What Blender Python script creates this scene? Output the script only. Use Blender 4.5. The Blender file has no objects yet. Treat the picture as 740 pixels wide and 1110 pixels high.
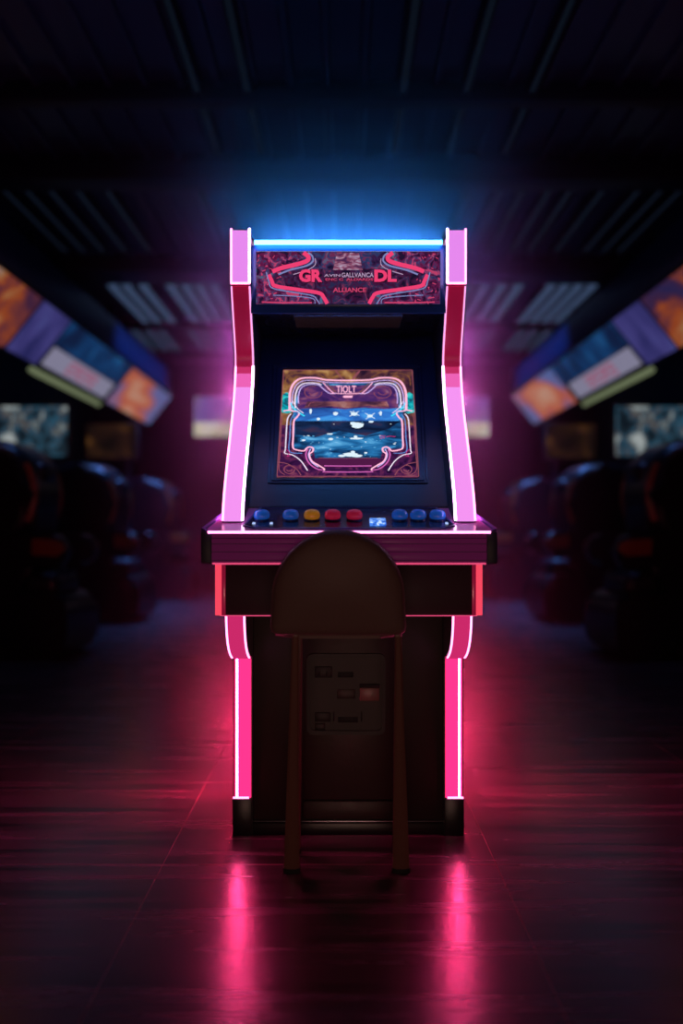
import bpy, bmesh, math, random
from mathutils import Vector, Matrix
random.seed(7)
S = bpy.context.scene
COL = S.collection
PI = math.pi
F = 1165.0            # focal length in photo pixels
HZ, CX, EYE = 570.0, 370.0, 0.92

# ------------------------------------------------------------------ render look
S.view_settings.view_transform = 'Standard'
S.view_settings.look = 'None'
S.view_settings.gamma = 1
S.view_settings.exposure = 0
S.view_settings.use_curve_mapping = False
S.cycles.use_denoising = True
S.cycles.max_bounces = 8
S.cycles.volume_bounces = 0
S.cycles.sample_clamp_indirect = 4

# ------------------------------------------------------------------ materials
def nodes(name):
    m = bpy.data.materials.new(name); m.use_nodes = True
    nt = m.node_tree
    for n in list(nt.nodes): nt.nodes.remove(n)
    out = nt.nodes.new('ShaderNodeOutputMaterial')
    return m, nt, out

def mat(name, col, rough=0.4, metal=0.0, bump=0.0, bscale=60, coat=0.0, var=0.0, spec=0.5):
    m, nt, out = nodes(name)
    b = nt.nodes.new('ShaderNodeBsdfPrincipled')
    b.inputs['Base Color'].default_value = (*col, 1)
    b.inputs['Roughness'].default_value = rough
    b.inputs['Metallic'].default_value = metal
    b.inputs['Coat Weight'].default_value = coat
    b.inputs['Specular IOR Level'].default_value = spec
    tc = nt.nodes.new('ShaderNodeTexCoord')
    nz = nt.nodes.new('ShaderNodeTexNoise'); nz.inputs['Scale'].default_value = bscale
    nt.links.new(tc.outputs['Object'], nz.inputs['Vector'])
    if bump:
        bp = nt.nodes.new('ShaderNodeBump'); bp.inputs['Strength'].default_value = bump
        bp.inputs['Distance'].default_value = 0.002
        nt.links.new(nz.outputs['Fac'], bp.inputs['Height'])
        nt.links.new(bp.outputs['Normal'], b.inputs['Normal'])
    if var:
        mr = nt.nodes.new('ShaderNodeMapRange')
        mr.inputs['To Min'].default_value = max(0.02, rough - var); mr.inputs['To Max'].default_value = rough + var
        nt.links.new(nz.outputs['Fac'], mr.inputs['Value'])
        nt.links.new(mr.outputs['Result'], b.inputs['Roughness'])
    nt.links.new(b.outputs[0], out.inputs[0])
    return m

def emit(name, col, strength=1.0):
    m, nt, out = nodes(name)
    e = nt.nodes.new('ShaderNodeEmission')
    e.inputs[0].default_value = (*col, 1); e.inputs[1].default_value = strength
    nt.links.new(e.outputs[0], out.inputs[0])
    return m

def emit_noise(name, stops, scale=(1, 1, 1), nscale=5.0, detail=4, strength=1.0, distortion=0.0, seed=0.0, voronoi=False):
    """A lit picture: bands of colour driven by a noise in the object's own coordinates."""
    m, nt, out = nodes(name)
    tc = nt.nodes.new('ShaderNodeTexCoord'); mp = nt.nodes.new('ShaderNodeMapping')
    mp.inputs['Scale'].default_value = scale; mp.inputs['Location'].default_value = (seed, seed * .7, seed * 1.3)
    nt.links.new(tc.outputs['Object'], mp.inputs['Vector'])
    nz = nt.nodes.new('ShaderNodeTexNoise'); nz.inputs['Scale'].default_value = nscale
    nz.inputs['Detail'].default_value = detail; nz.inputs['Distortion'].default_value = distortion
    nt.links.new(mp.outputs[0], nz.inputs['Vector'])
    cr = nt.nodes.new('ShaderNodeValToRGB')
    els = cr.color_ramp.elements
    while len(els) < len(stops): els.new(0.5)
    for e, (p, c) in zip(els, stops): e.position = p; e.color = (*c, 1)
    nt.links.new(nz.outputs['Fac'], cr.inputs[0])
    e = nt.nodes.new('ShaderNodeEmission'); e.inputs[1].default_value = strength
    nt.links.new(cr.outputs[0], e.inputs[0]); nt.links.new(e.outputs[0], out.inputs[0])
    return m

M = {}
M['black_gloss'] = mat('black_gloss', (.010, .009, .014), .28, coat=.3, var=.05, bscale=25)
M['side_black'] = mat('side_black', (.016, .010, .016), .35, var=.06, bscale=20)
M['front_brown'] = mat('front_brown', (.040, .022, .022), .42, bump=.15, bscale=90, var=.08)
M['kick_black'] = mat('kick_black', (.010, .009, .011), .35)
M['bezel_navy'] = mat('bezel_navy', (.010, .014, .045), .38, bump=.05, bscale=200, var=.05)
M['bezel_line'] = mat('bezel_line', (.012, .017, .05), .2)
M['tray_navy'] = mat('tray_navy', (.010, .016, .075), .25, var=.05)
M['tray_rim'] = mat('tray_rim', (.05, .08, .28), .3)
M['deck_plum'] = mat('deck_plum', (.80, .25, .64), .32, coat=.5, var=.05, bscale=12)
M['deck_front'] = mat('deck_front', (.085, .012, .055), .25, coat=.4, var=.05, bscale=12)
M['deck_corner'] = mat('deck_corner', (.024, .022, .055), .5)
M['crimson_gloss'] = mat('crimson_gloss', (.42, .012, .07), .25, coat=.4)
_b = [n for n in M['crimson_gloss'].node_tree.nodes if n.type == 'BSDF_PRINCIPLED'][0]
_b.inputs['Emission Color'].default_value = (1, .02, .14, 1); _b.inputs['Emission Strength'].default_value = .16  # glow put into the crimson so the throat looks lit
M['blue_panel'] = mat('blue_panel', (.02, .10, .38), .3)
M['rim_lilac'] = mat('rim_lilac', (.10, .09, .28), .3)
M['box_plum'] = mat('box_plum', (.060, .016, .040), .5, var=.06, bscale=18)
def add_glow(m, col, k):
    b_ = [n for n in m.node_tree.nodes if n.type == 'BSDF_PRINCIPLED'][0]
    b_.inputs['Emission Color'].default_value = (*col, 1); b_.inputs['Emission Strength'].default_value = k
add_glow(M['deck_front'], (1, .085, .52), .045)  # dim magenta glow added so the fascia looks lit
M['groove'] = mat('groove', (.006, .004, .007), .6)
M['screw_steel'] = mat('screw_steel', (.4, .38, .42), .3, metal=1)
M['btn_blue'] = mat('btn_blue', (.02, .20, .85), .2, coat=.5)
M['btn_yellow'] = mat('btn_yellow', (.75, .38, .03), .2, coat=.5)
M['btn_red'] = mat('btn_red', (.75, .02, .09), .2, coat=.5)
for k_, c_ in (('btn_blue', (.02, .22, 1)), ('btn_yellow', (1, .45, .03)), ('btn_red', (1, .03, .12))): add_glow(M[k_], c_, .11)
M['btn_collar'] = mat('btn_collar', (.008, .02, .12), .25)
M['stool_vinyl'] = mat('stool_vinyl', (.19, .105, .095), .55, bump=.25, bscale=160, var=.06)
M['stool_leg'] = mat('stool_leg', (.20, .085, .065), .38)
M['rubber'] = mat('rubber', (.008, .008, .008), .7)
M['door_plate'] = mat('door_plate', (.05, .028, .027), .45, bump=.2, bscale=70, var=.08)
M['door_leaf'] = mat('door_leaf', (.030, .017, .018), .5, bump=.1)
M['door_frame'] = mat('door_frame', (.016, .011, .012), .5)
M['slot_black'] = mat('slot_black', (.004, .003, .004), .6)
M['label_plate'] = mat('label_plate', (.30, .15, .13), .35)
M['chair_black'] = mat('chair_black', (.010, .010, .014), .34, bump=.2, bscale=120, var=.08)
M['chair_seat'] = mat('chair_seat', (.014, .014, .022), .42, bump=.2, bscale=120)
M['chair_orange'] = mat('chair_orange', (.30, .075, .02), .35)
M['steel_dark'] = mat('steel_dark', (.10, .09, .12), .3, metal=.8)
M['housing'] = mat('housing', (.012, .012, .018), .45)
M['gantry_blue'] = mat('gantry_blue', (.010, .035, .11), .35)

# light-giving parts of the cabinet, and the added unseen strips
M['e_head'] = emit('e_head', (.80, .25, .86), 1.0)
M['e_lower'] = emit('e_lower', (.92, .30, .90), 1.0)
M['e_blush'] = emit('e_blush', (.90, .13, .50), .95)
M['e_mid'] = emit('e_mid', (.72, .035, .17), .75)  # added glow for the brighter red end of the throat
M['e_bracket'] = emit('e_bracket', (.80, .03, .19), .75)
M['e_leg'] = emit('e_leg', (.88, .018, .13), 2.2)
M['e_red'] = emit('e_red', (.95, .065, .12), 1.0)
M['e_tube_white'] = emit('e_tube_white', (1.0, .5, 1.0), 8.0)
M['e_tube_pink'] = emit('e_tube_pink', (1.0, .25, .58), 3.5)
M['e_tube_hot'] = emit('e_tube_hot', (1.0, .12, .34), 1.6)
M['e_line'] = emit('e_line', (1.0, .36, .78), 1.3)
M['e_line_red'] = emit('e_line_red', (1.0, .09, .24), .8)
M['e_blue_tube'] = emit('e_blue_tube', (.06, .42, 1.0), 14.0)
M['e_side_low'] = emit('e_side_low', (1.0, .022, .11), 380.0)
M['e_side_leg'] = emit('e_side_leg', (1.0, .035, .20), 32.0)
M['e_side_mid'] = emit('e_side_mid', (1.0, .05, .32), 34.0)
M['e_side_throat'] = emit('e_side_throat', (.75, .10, .70), 50.0)
M['e_side_head'] = emit('e_side_head', (.34, .20, 1.0), 140.0)
M['e_side_high'] = emit('e_side_high', (.95, .12, .62), 95.0)
M['e_top'] = emit('e_top', (.04, .28, 1.0), 105.0)
M['e_under'] = emit('e_under', (.10, .28, 1.0), 30.0)
M['e_leg_tube'] = emit('e_leg_tube', (1.0, .05, .22), 75.0)
M['e_square'] = emit_noise('e_square', [(.35, (.02, .08, .55)), (.52, (.08, .3, 1)), (.62, (.7, .85, 1))], nscale=90, strength=1.0)
M['e_stud'] = emit('e_stud', (.45, .6, 1), .9)

# ------------------------------------------------------------------ mesh builder
class MB:
    def __init__(self):
        self.bm = bmesh.new(); self.mats = []
    def mi(self, m):
        if m not in self.mats: self.mats.append(m)
        return self.mats.index(m)
    def merge(self, t, m, xf=None):
        i = self.mi(m)
        for f in t.faces: f.material_index = i
        if xf is not None: bmesh.ops.transform(t, matrix=xf, verts=t.verts)
        bmesh.ops.recalc_face_normals(t, faces=t.faces)
        me = bpy.data.meshes.new('tmp'); t.to_mesh(me); t.free()
        self.bm.from_mesh(me); bpy.data.meshes.remove(me)
        return self
    def box(self, lo, hi, m, bev=0.0, seg=2, xf=None):
        t = bmesh.new(); bmesh.ops.create_cube(t, size=1)
        lo, hi = Vector(lo), Vector(hi)
        for v in t.verts:
            v.co = Vector((lo[k] + (v.co[k] + .5) * (hi[k] - lo[k]) for k in range(3)))
        if bev: bmesh.ops.bevel(t, geom=list(t.edges), offset=bev, segments=seg, profile=.5, affect='EDGES', clamp_overlap=True)
        return self.merge(t, m, xf)
    def prism(self, poly, axis, a, b, m, bev=0.0, seg=2, xf=None):
        """poly: 2-D outline; axis 'x' -> (y,z), 'y' -> (x,z), 'z' -> (x,y)."""
        t = bmesh.new()
        def mk(p, s):
            return {'x': (s, p[0], p[1]), 'y': (p[0], s, p[1]), 'z': (p[0], p[1], s)}[axis]
        A = [t.verts.new(mk(p, a)) for p in poly]; B = [t.verts.new(mk(p, b)) for p in poly]
        n = len(poly)
        fa = t.faces.new(A); fb = t.faces.new(list(reversed(B)))
        for k in range(n): t.faces.new((A[k], B[k], B[(k + 1) % n], A[(k + 1) % n]))
        if bev:
            es = list(fa.edges) + list(fb.edges)
            bmesh.ops.bevel(t, geom=es, offset=bev, segments=seg, profile=.5, affect='EDGES', clamp_overlap=True)
        t.normal_update()
        bmesh.ops.triangulate(t, faces=[f for f in t.faces if len(f.verts) > 4])
        return self.merge(t, m, xf)
    def tube(self, pts, r, m, n=10, closed=False, flat=1.0, xf=None):
        t = bmesh.new(); pts = [Vector(p) for p in pts]; rings = []; N = len(pts)
        rs = r if isinstance(r, (list, tuple)) else [r] * N
        up = None
        for i, p in enumerate(pts):
            if closed: d = pts[(i + 1) % N] - pts[i - 1]
            else: d = pts[min(i + 1, N - 1)] - pts[max(i - 1, 0)]
            d.normalize()
            if up is None:
                up = Vector((0, 0, 1)) if abs(d.z) < .9 else Vector((0, 1, 0))
            s = d.cross(up)
            if s.length < 1e-5: s = d.cross(Vector((1, 0, 0)))
            s.normalize(); u = s.cross(d).normalized(); up = u
            rings.append([t.verts.new(p + s * rs[i] * math.cos(2 * PI * k / n) + u * rs[i] * flat * math.sin(2 * PI * k / n)) for k in range(n)])
        R = N if closed else N - 1
        for i in range(R):
            a, b = rings[i], rings[(i + 1) % N]
            for k in range(n): t.faces.new((a[k], a[(k + 1) % n], b[(k + 1) % n], b[k]))
        if not closed: t.faces.new(list(reversed(rings[0]))); t.faces.new(rings[-1])
        return self.merge(t, m, xf)
    def lathe(self, prof, c, m, n=24, xf=None):
        """prof: [(r, h)] turned round +Z at c."""
        t = bmesh.new(); c = Vector(c); rings = []
        for r, h in prof:
            if r < 1e-6: rings.append([t.verts.new(c + Vector((0, 0, h)))])
            else: rings.append([t.verts.new(c + Vector((r * math.cos(2 * PI * k / n), r * math.sin(2 * PI * k / n), h))) for k in range(n)])
        for a, b in zip(rings, rings[1:]):
            for k in range(n):
                k2 = (k + 1) % n
                if len(a) == 1 and len(b) == 1: continue
                if len(a) == 1: t.faces.new((a[0], b[k], b[k2]))
                elif len(b) == 1: t.faces.new((a[k], a[k2], b[0]))
                else: t.faces.new((a[k], a[k2], b[k2], b[k]))
        return self.merge(t, m, xf)
    def loft(self, secs, m, xf=None, cap=True):
        t = bmesh.new(); rings = [[t.verts.new(p) for p in s] for s in secs]; n = len(secs[0])
        for a, b in zip(rings, rings[1:]):
            for k in range(n): t.faces.new((a[k], a[(k + 1) % n], b[(k + 1) % n], b[k]))
        if cap: t.faces.new(list(reversed(rings[0]))); t.faces.new(rings[-1])
        return self.merge(t, m, xf)
    def strip(self, edgeA, edgeB, m):
        t = bmesh.new()
        a = [t.verts.new(p) for p in edgeA]; b = [t.verts.new(p) for p in edgeB]
        for k in range(len(a) - 1): t.faces.new((a[k], a[k + 1], b[k + 1], b[k]))
        return self.merge(t, m)
    def poly(self, pts, m):
        t = bmesh.new(); t.faces.new([t.verts.new(p) for p in pts]); t.normal_update()
        bmesh.ops.triangulate(t, faces=list(t.faces))
        return self.merge(t, m)
    def build(self, name, parent=None, smooth=35, loc=None):
        me = bpy.data.meshes.new(name); self.bm.to_mesh(me); self.bm.free()
        for m in self.mats: me.materials.append(m)
        if smooth:
            for p in me.polygons: p.use_smooth = True
            me.set_sharp_from_angle(angle=math.radians(smooth))
        o = bpy.data.objects.new(name, me); COL.objects.link(o)
        if loc is not None: o.location = loc
        if parent is not None: o.parent = parent
        return o

def tag(o, label=None, cat=None, group=None, kind=None):
    if label: o['label'] = label
    if cat: o['category'] = cat
    if group: o['group'] = group
    if kind: o['kind'] = kind
    return o
def empty(name, loc, label, cat, group=None, rz=0):
    o = bpy.data.objects.new(name, None); COL.objects.link(o)
    o.empty_display_size = .1; o.location = loc; o.rotation_euler = (0, 0, rz)
    return tag(o, label, cat, group)
def copy_tree(o, parent=None):
    c = o.copy(); COL.objects.link(c)
    if parent is not None: c.parent = parent
    for ch in [x for x in o.children]: copy_tree(ch, c)
    return c
def smooth_path(pts, n=6):
    """Catmull-Rom through 2-D or 3-D points."""
    P = [Vector(p) for p in pts]; out = []
    for i in range(len(P) - 1):
        p0 = P[max(i - 1, 0)]; p1 = P[i]; p2 = P[i + 1]; p3 = P[min(i + 2, len(P) - 1)]
        for k in range(n):
            t = k / n
            out.append(.5 * ((2 * p1) + (p2 - p0) * t + (2 * p0 - 5 * p1 + 4 * p2 - p3) * t * t + (3 * p1 - p0 - 3 * p2 + p3) * t ** 3))
    out.append(P[-1]); return out
def rrect(x0, y0, x1, y1, r, n=5):
    pts = []
    for cx, cy, a in ((x1 - r, y1 - r, 0), (x0 + r, y1 - r, 90), (x0 + r, y0 + r, 180), (x1 - r, y0 + r, 270)):
        for k in range(n + 1):
            t = math.radians(a + 90 * k / n); pts.append((cx + r * math.cos(t), cy + r * math.sin(t)))
    return pts
def W(px, py, d):
    return Vector(((px - CX) / F * d, d, EYE - (py - HZ) / F * d))

# ------------------------------------------------------------------ the room
CEIL = 3.25; XW = 3.5; Y0, Y1 = -3.0, 15.2
def floor_material():
    m, nt, out = nodes('dark_floor'); N = nt.nodes; L = nt.links
    b = N.new('ShaderNodeBsdfPrincipled'); tc = N.new('ShaderNodeTexCoord')
    mp = N.new('ShaderNodeMapping'); mp.inputs['Scale'].default_value = (.55, 7.5, 1)
    L.new(tc.outputs['Object'], mp.inputs[0])
    nz = N.new('ShaderNodeTexNoise'); nz.inputs['Scale'].default_value = 2.2; nz.inputs['Detail'].default_value = 6; nz.inputs['Distortion'].default_value = .4
    L.new(mp.outputs[0], nz.inputs['Vector'])
    cr = N.new('ShaderNodeValToRGB'); cr.color_ramp.elements[0].position = .36; cr.color_ramp.elements[0].color = (.008, .006, .009, 1)
    cr.color_ramp.elements[1].position = .66; cr.color_ramp.elements[1].color = (.15, .10, .12, 1)
    L.new(nz.outputs['Fac'], cr.inputs[0])
    # tile seams every 0.905 m
    sx = N.new('ShaderNodeSeparateXYZ'); L.new(tc.outputs['Object'], sx.inputs[0])
    def seam(sock, off, per, w):
        a = N.new('ShaderNodeMath'); a.operation = 'ADD'; a.inputs[1].default_value = off; L.new(sock, a.inputs[0])
        p = N.new('ShaderNodeMath'); p.operation = 'PINGPONG'; p.inputs[1].default_value = per / 2; L.new(a.outputs[0], p.inputs[0])
        c = N.new('ShaderNodeMath'); c.operation = 'LESS_THAN'; c.inputs[1].default_value = w; L.new(p.outputs[0], c.inputs[0]); return c
    s1 = seam(sx.outputs[0], .485 + 9.05, .905, .0016); s2 = seam(sx.outputs[1], -2.92 + 18.1, 1.81, .0022)
    mx = N.new('ShaderNodeMath'); mx.operation = 'MAXIMUM'; L.new(s1.outputs[0], mx.inputs[0]); L.new(s2.outputs[0], mx.inputs[1])
    mc = N.new('ShaderNodeMix'); mc.data_type = 'RGBA'; mc.inputs['B'].default_value = (.32, .14, .16, 1)
    L.new(mx.outputs[0], mc.inputs['Factor']); L.new(cr.outputs[0], mc.inputs['A']); L.new(mc.outputs['Result'], b.inputs['Base Color'])
    mr = N.new('ShaderNodeMapRange'); mr.inputs['To Min'].default_value = .20; mr.inputs['To Max'].default_value = .32; b.inputs['IOR'].default_value = 2.2
    L.new(nz.outputs['Fac'], mr.inputs['Value']); L.new(mr.outputs[0], b.inputs['Roughness'])
    n2 = N.new('ShaderNodeTexNoise'); n2.inputs['Scale'].default_value = 220; n2.inputs['Detail'].default_value = 2
    L.new(tc.outputs['Object'], n2.inputs['Vector'])
    bp = N.new('ShaderNodeBump'); bp.inputs['Strength'].default_value = .12; bp.inputs['Distance'].default_value = .002
    L.new(n2.outputs['Fac'], bp.inputs['Height']); L.new(bp.outputs[0], b.inputs['Normal'])
    L.new(b.outputs[0], out.inputs[0]); return m
M['floor'] = floor_material()
M['wall'] = mat('wall', (.022, .016, .034), .7, bump=.2, bscale=30)
M['wall_side'] = mat('wall_side', (.022, .018, .032), .7, bump=.2, bscale=30)
M['ceiling'] = mat('ceiling', (.035, .05, .09), .38, bump=.1, bscale=40, var=.08)
M['beam'] = mat('beam', (.012, .013, .02), .5)

def struct(mb, name): return tag(mb.build(name), kind='structure')
struct(MB().box((-XW - .2, Y0 - .2, -.1), (XW + .2, Y1 + .2, 0), M['floor']), 'floor')
struct(MB().box((-XW, Y1, 0), (XW, Y1 + .15, CEIL), M['wall']), 'wall_back')
struct(MB().box((-XW - .15, Y0, 0), (-XW, Y1 + .15, CEIL), M['wall_side']), 'wall_left')
struct(MB().box((XW, Y0, 0), (XW + .15, Y1 + .15, CEIL), M['wall_side']), 'wall_right')
struct(MB().box((-XW, Y0 - .15, 0), (XW, Y0, CEIL), M['wall_side']), 'wall_front')
# ribbed metal ceiling: standing ribs along the room's length
prof = []
x = -XW - .15
while x < XW + .15:
    prof += [(x, CEIL), (x + .13, CEIL), (x + .14, CEIL - .035), (x + .17, CEIL - .035), (x + .18, CEIL)]
    x += .19
prof += [(XW + .2, CEIL), (XW + .2, CEIL + .12), (-XW - .2, CEIL + .12)]
struct(MB().prism(prof, 'y', Y0 - .15, Y1 + .15, M['ceiling']), 'ceiling')
for k, (y0, y1, dz) in enumerate(((5.62, 5.75, .10), (6.72, 6.98, .16), (9.25, 9.75, .14), (12.12, 12.28, .10), (14.1, 14.4, .14))):
    struct(MB().box((-XW, y0, CEIL - dz), (XW, y1, CEIL - .001), M['beam'], .01), 'trim_%d' % (k + 1))
struct(MB().box((-XW, Y1 - .02, 0), (XW, Y1, .12), M['beam'], .004), 'baseboard_back')

# ceiling light strips
def strip_mat(k, s): return emit('strip_glow_%d' % k, (.30, .50, 1.0), s)
bays = [
    ('nearest ceiling bay', 4.4, 6.55,   .018, .010, [-.75, -.49], [.32, .65, .99]),
    ('ceiling bay over the cabinet', 7.08, 8.9,   .022, .016, [-.95, -1.58, -1.78, -1.96, -2.12, -2.27], [.85, 1.07, 1.22, 1.40, 1.54, 1.76, 2.0, 2.15, 2.28]),
    ('second last ceiling bay', 10.15, 12.0, .05, .12, [-1.2, -1.34, -1.47, -1.61, -1.87, -2.03, -2.16], [1.2, 1.35, 1.51, 1.67, 1.98, 2.11, 2.24, 2.37]),
    ('last ceiling bay by back wall', 12.4, 13.9, .05, .07, [-1.45, -1.6, -1.75, -2.1, -2.24, -2.4], [1.45, 1.59, 1.73, 2.1, 2.24, 2.4]),
]
ORD = 'first second third fourth fifth sixth seventh eighth ninth'.split()
for bi, (bname, y0, y1, w, s, lefts, rights) in enumerate(bays):
    em = strip_mat(bi, s)
    proto = None
    for side, xs in (('left', lefts), ('right', rights)):
        for i, xx in enumerate(xs):
            if proto is None:
                r = empty('ceiling_light_strip', (0, 0, 0), None, None)
                L = y1 - y0
                MB().prism([(-w - .014, -.002), (-w - .004, -.05), (-w, -.05), (-w, -.012), (w, -.012), (w, -.05), (w + .004, -.05), (w + .014, -.002)], 'y', 0, L, M['housing']).build('housing', r)
                MB().box((-w, .01, -.030), (w, L - .01, -.013), em, .004).build('diffuser', r)
                proto = r; o = r
            else: o = copy_tree(proto)
            o.location = (xx, y0, CEIL - .033)
            tag(o, 'dim blue light strip in the %s, %s from the middle on the %s' % (bname, ORD[i], side), 'ceiling light', 'blue ceiling light strips')

# ------------------------------------------------------------------ sign gantries and lit signs
sg_top, sg_bot = (2.20, 2.60), (2.50, 2.23)
M['s_orange'] = emit_noise('s_orange', [(.30, (.03, .03, .14)), (.43, (.10, .03, .08)), (.54, (.52, .10, .03)), (.64, (.60, .28, .12)), (.74, (.25, .3, .5))], (1.0, .55, 1.0), 2.2, 3, .48, 1.0, 3.1)
M['s_orange2'] = emit_noise('s_orange2', [(.28, (.10, .16, .42)), (.42, (.16, .15, .35)), (.52, (.55, .12, .06)), (.62, (.62, .32, .22)), (.75, (.3, .4, .7))], (1.0, .35, 1.0), 1.5, 2, .7, .6, 7.7)
M['s_purple'] = emit_noise('s_purple', [(.3, (.03, .03, .16)), (.55, (.08, .07, .30)), (.75, (.10, .12, .4))], (1, 1, 1), 2, 3, .55, .5, 1.0)
M['s_navy'] = emit_noise('s_navy', [(.35, (.008, .02, .075)), (.55, (.01, .06, .2)), (.72, (.03, .2, .5))], (1, 1, 1), 2.4, 3, .6, .5, 4.0)
M['s_white'] = emit('s_white', (.40, .38, .56), .5)
M['s_red'] = emit('s_red', (.50, .10, .20), .62)
M['s_bar'] = emit('s_bar', (.30, .36, .20), .42)
M['poster_a'] = emit_noise('poster_a', [(.3, (.06, .07, .28)), (.5, (.12, .14, .45)), (.62, (.28, .2, .22)), (.75, (.4, .45, .7))], (1, 1, 1), 4, 3, .6, .5, 2.0)
M['poster_b'] = emit_noise('poster_b', [(.3, (.5, .5, .3)), (.5, (.65, .65, .45)), (.7, (.7, .75, .8))], (1, 1, 1), 5, 2, .75, .5, 6.0)
M['mon_a'] = emit_noise('mon_a', [(.30, (.006, .012, .02)), (.43, (.02, .04, .06)), (.50, (.03, .12, .20)), (.545, (.10, .05, .03)), (.58, (.16, .22, .24)), (.68, (.5, .55, .55))], (1.2, 1, .9), 7.5, 3, .6, .3, 2.0)
M['mon_b'] = emit_noise('mon_b', [(.35, (.010, .006, .006)), (.52, (.03, .013, .008)), (.64, (.10, .04, .012)), (.75, (.22, .10, .03))], (1, 1, 1), 4, 3, .5, .6, 5.0)

def sx_face(u):   # u 0 = top edge, 1 = bottom edge
    return sg_top[0] + (sg_bot[0] - sg_top[0]) * u, sg_top[1] + (sg_bot[1] - sg_top[1]) * u
nrm = Vector((.777, 0, -.63))
def sign_box(side, y0, y1, name, label, facefn):
    s = -1 if side == 'left' else 1
    yc = (y0 + y1) / 2
    r = empty(name, (s * 2.35, yc, 2.415), label, 'lit sign', 'lit signs along the %s wall' % side)
    def pt(u, y, off=0):
        X, Z = sx_face(u)
        return (s * (X - nrm.x * off) - s * 2.35, y - yc, Z + nrm.z * off - 2.415)
    # housing: the sloping slab behind the face
    secs = []
    for y in (y0, y1):
        secs.append([pt(-.03, y, -.004), pt(1.03, y, -.004), pt(1.03, y, -.12), pt(-.03, y, -.12)])
    MB().loft(secs, M['housing']).build('housing', r, 0)
    facefn(r, pt, y0 + .03, y1 - .03)
    return r
def rect(pt, u0, u1, y0, y1, off):
    return [pt(u0, y0, off), pt(u1, y0, off), pt(u1, y1, off), pt(u0, y1, off)]
def slab(mb, pt, u0, u1, y0, y1, o0, o1, m):
    return mb.loft([rect(pt, u0, u1, y0, y1, o0), rect(pt, u0, u1, y0, y1, o1)], m)
def face_simple(mn):
    def fn(r, pt, y0, y1): slab(MB(), pt, .02, .98, y0, y1, -.004, .008, M[mn]).build('face', r, 0)
    return fn
def face_text(r, pt, y0, y1):
    slab(MB(), pt, .02, .52, y0, y1, -.004, .006, M['s_navy']).build('face', r, 0)
    p = MB(); slab(p, pt, .55, .93, y0 + .05, y1 - .15, -.004, .012, M['s_white'])
    # blurred red word: a row of block letters
    L = (y1 - .15) - (y0 + .05); n = 7
    for k in range(n):
        a = y0 + .05 + L * (.27 + .47 * k / n); b = a + L * .052; c = .013
        def bar(u0, u1, ya, yb): p.poly(rect(pt, u0, u1, ya, yb, c), M['s_red'])
        bar(.61, .87, a, a + L * .013)
        bar(.61, .66, a + L * .013, b)
        if k % 2 == 0: bar(.72, .76, a + L * .013, b)
        if k % 3: bar(.66, .87, b - L * .013, b)
        else: bar(.82, .87, a + L * .013, b)
    p.build('text_strip', r, 0)
    b = MB(); slab(b, pt, 1.06, 1.16, y0 + .02, y1 - .02, -.05, .0, M['s_bar']); b.build('light_bar', r, 0)
for side in ('left', 'right'):
    s = -1 if side == 'left' else 1
    xs = sorted((s * 2.2, s * 2.62))
    g = MB(); g.box((xs[0], 5.6, 2.63), (xs[1], 13.95, 2.93), M['gantry_blue'], .015)
    for yy in (6.2, 8.4, 11.2, 13.6):
        xx = s * 2.42; g.box((xx - .02, yy - .02, 2.92), (xx + .02, yy + .02, CEIL - .03), M['beam'])
    struct(g, 'trim_%d' % (6 if s < 0 else 7))
    sign_box(side, 6.3, 7.95, 'sign_box', 'orange and red lit sign panel nearest the camera on %s wall gantry' % side, face_simple('s_orange'))
    sign_box(side, 7.97, 8.78, 'sign_box', 'narrow purple lit sign panel beside white text sign, %s wall gantry' % side, face_simple('s_purple'))
    sign_box(side, 8.80, 11.35, 'text_sign', 'dark blue sign with white strip of red lettering and yellow bar, %s gantry' % side, face_text)
    sign_box(side, 11.38, 13.93, 'sign_box', 'orange and blue lit sign panel at far end of %s wall gantry' % side, face_simple('s_orange2'))
    # posters on the back wall
    px = s * 1.79
    r = empty('lit_poster', (px, Y1 - .05, 2.46), 'lit poster with pale lower half on back wall, %s of the cabinet' % side, 'poster', 'lit posters on the back wall')
    MB().box((-.31, 0, -.30), (.31, .05, .30), M['housing'], .01).build('frame', r)
    MB().box((-.285, -.006, -.08), (.285, .002, .28), M['poster_a']).build('picture', r, 0)
    MB().box((-.285, -.006, -.28), (.285, .002, -.08), M['poster_b']).build('caption_band', r, 0)
    # monitors on floor stands
    for d, x0, x1, z0, z1, mm, lab in ((9.2, 2.32, 3.06, 1.49, 1.97, 'mon_a', 'monitor with teal and white picture on a stand behind nearest %s chair'),
                                       (12.4, 2.34, 2.96, 1.68, 2.12, 'mon_b', 'dark monitor with dim brown picture on a stand by the middle %s chair')):
        xc = s * (x0 + x1) / 2; hw = (x1 - x0) / 2; zc = (z0 + z1) / 2; hh = (z1 - z0) / 2
        r = empty('monitor', (xc, d, 0), lab % side, 'monitor', 'monitors on stands along the walls')
        MB().box((-hw, 0, zc - hh), (hw, .06, zc + hh), M['housing'], .012).build('bezel', r)
        MB().box((-hw + .025, -.006, zc - hh + .025), (hw - .025, .004, zc + hh - .025), M[mm]).build('screen', r, 0)
        MB().tube([(s * -.17, .09, .03), (s * -.17, .09, zc + .1)], .03, M['steel_dark']).build('pole', r)
        MB().tube([(s * .12, .09, .03), (s * .12, .09, zc + .1)], .03, M['steel_dark']).build('pole', r)
        MB().box((-.28, -.12, 0), (.28, .28, .03), M['housing'], .008).build('base', r)
        MB().box((-.24, .05, zc - .06), (.24, .12, zc + .06), M['housing'], .008).build('bracket', r)

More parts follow.
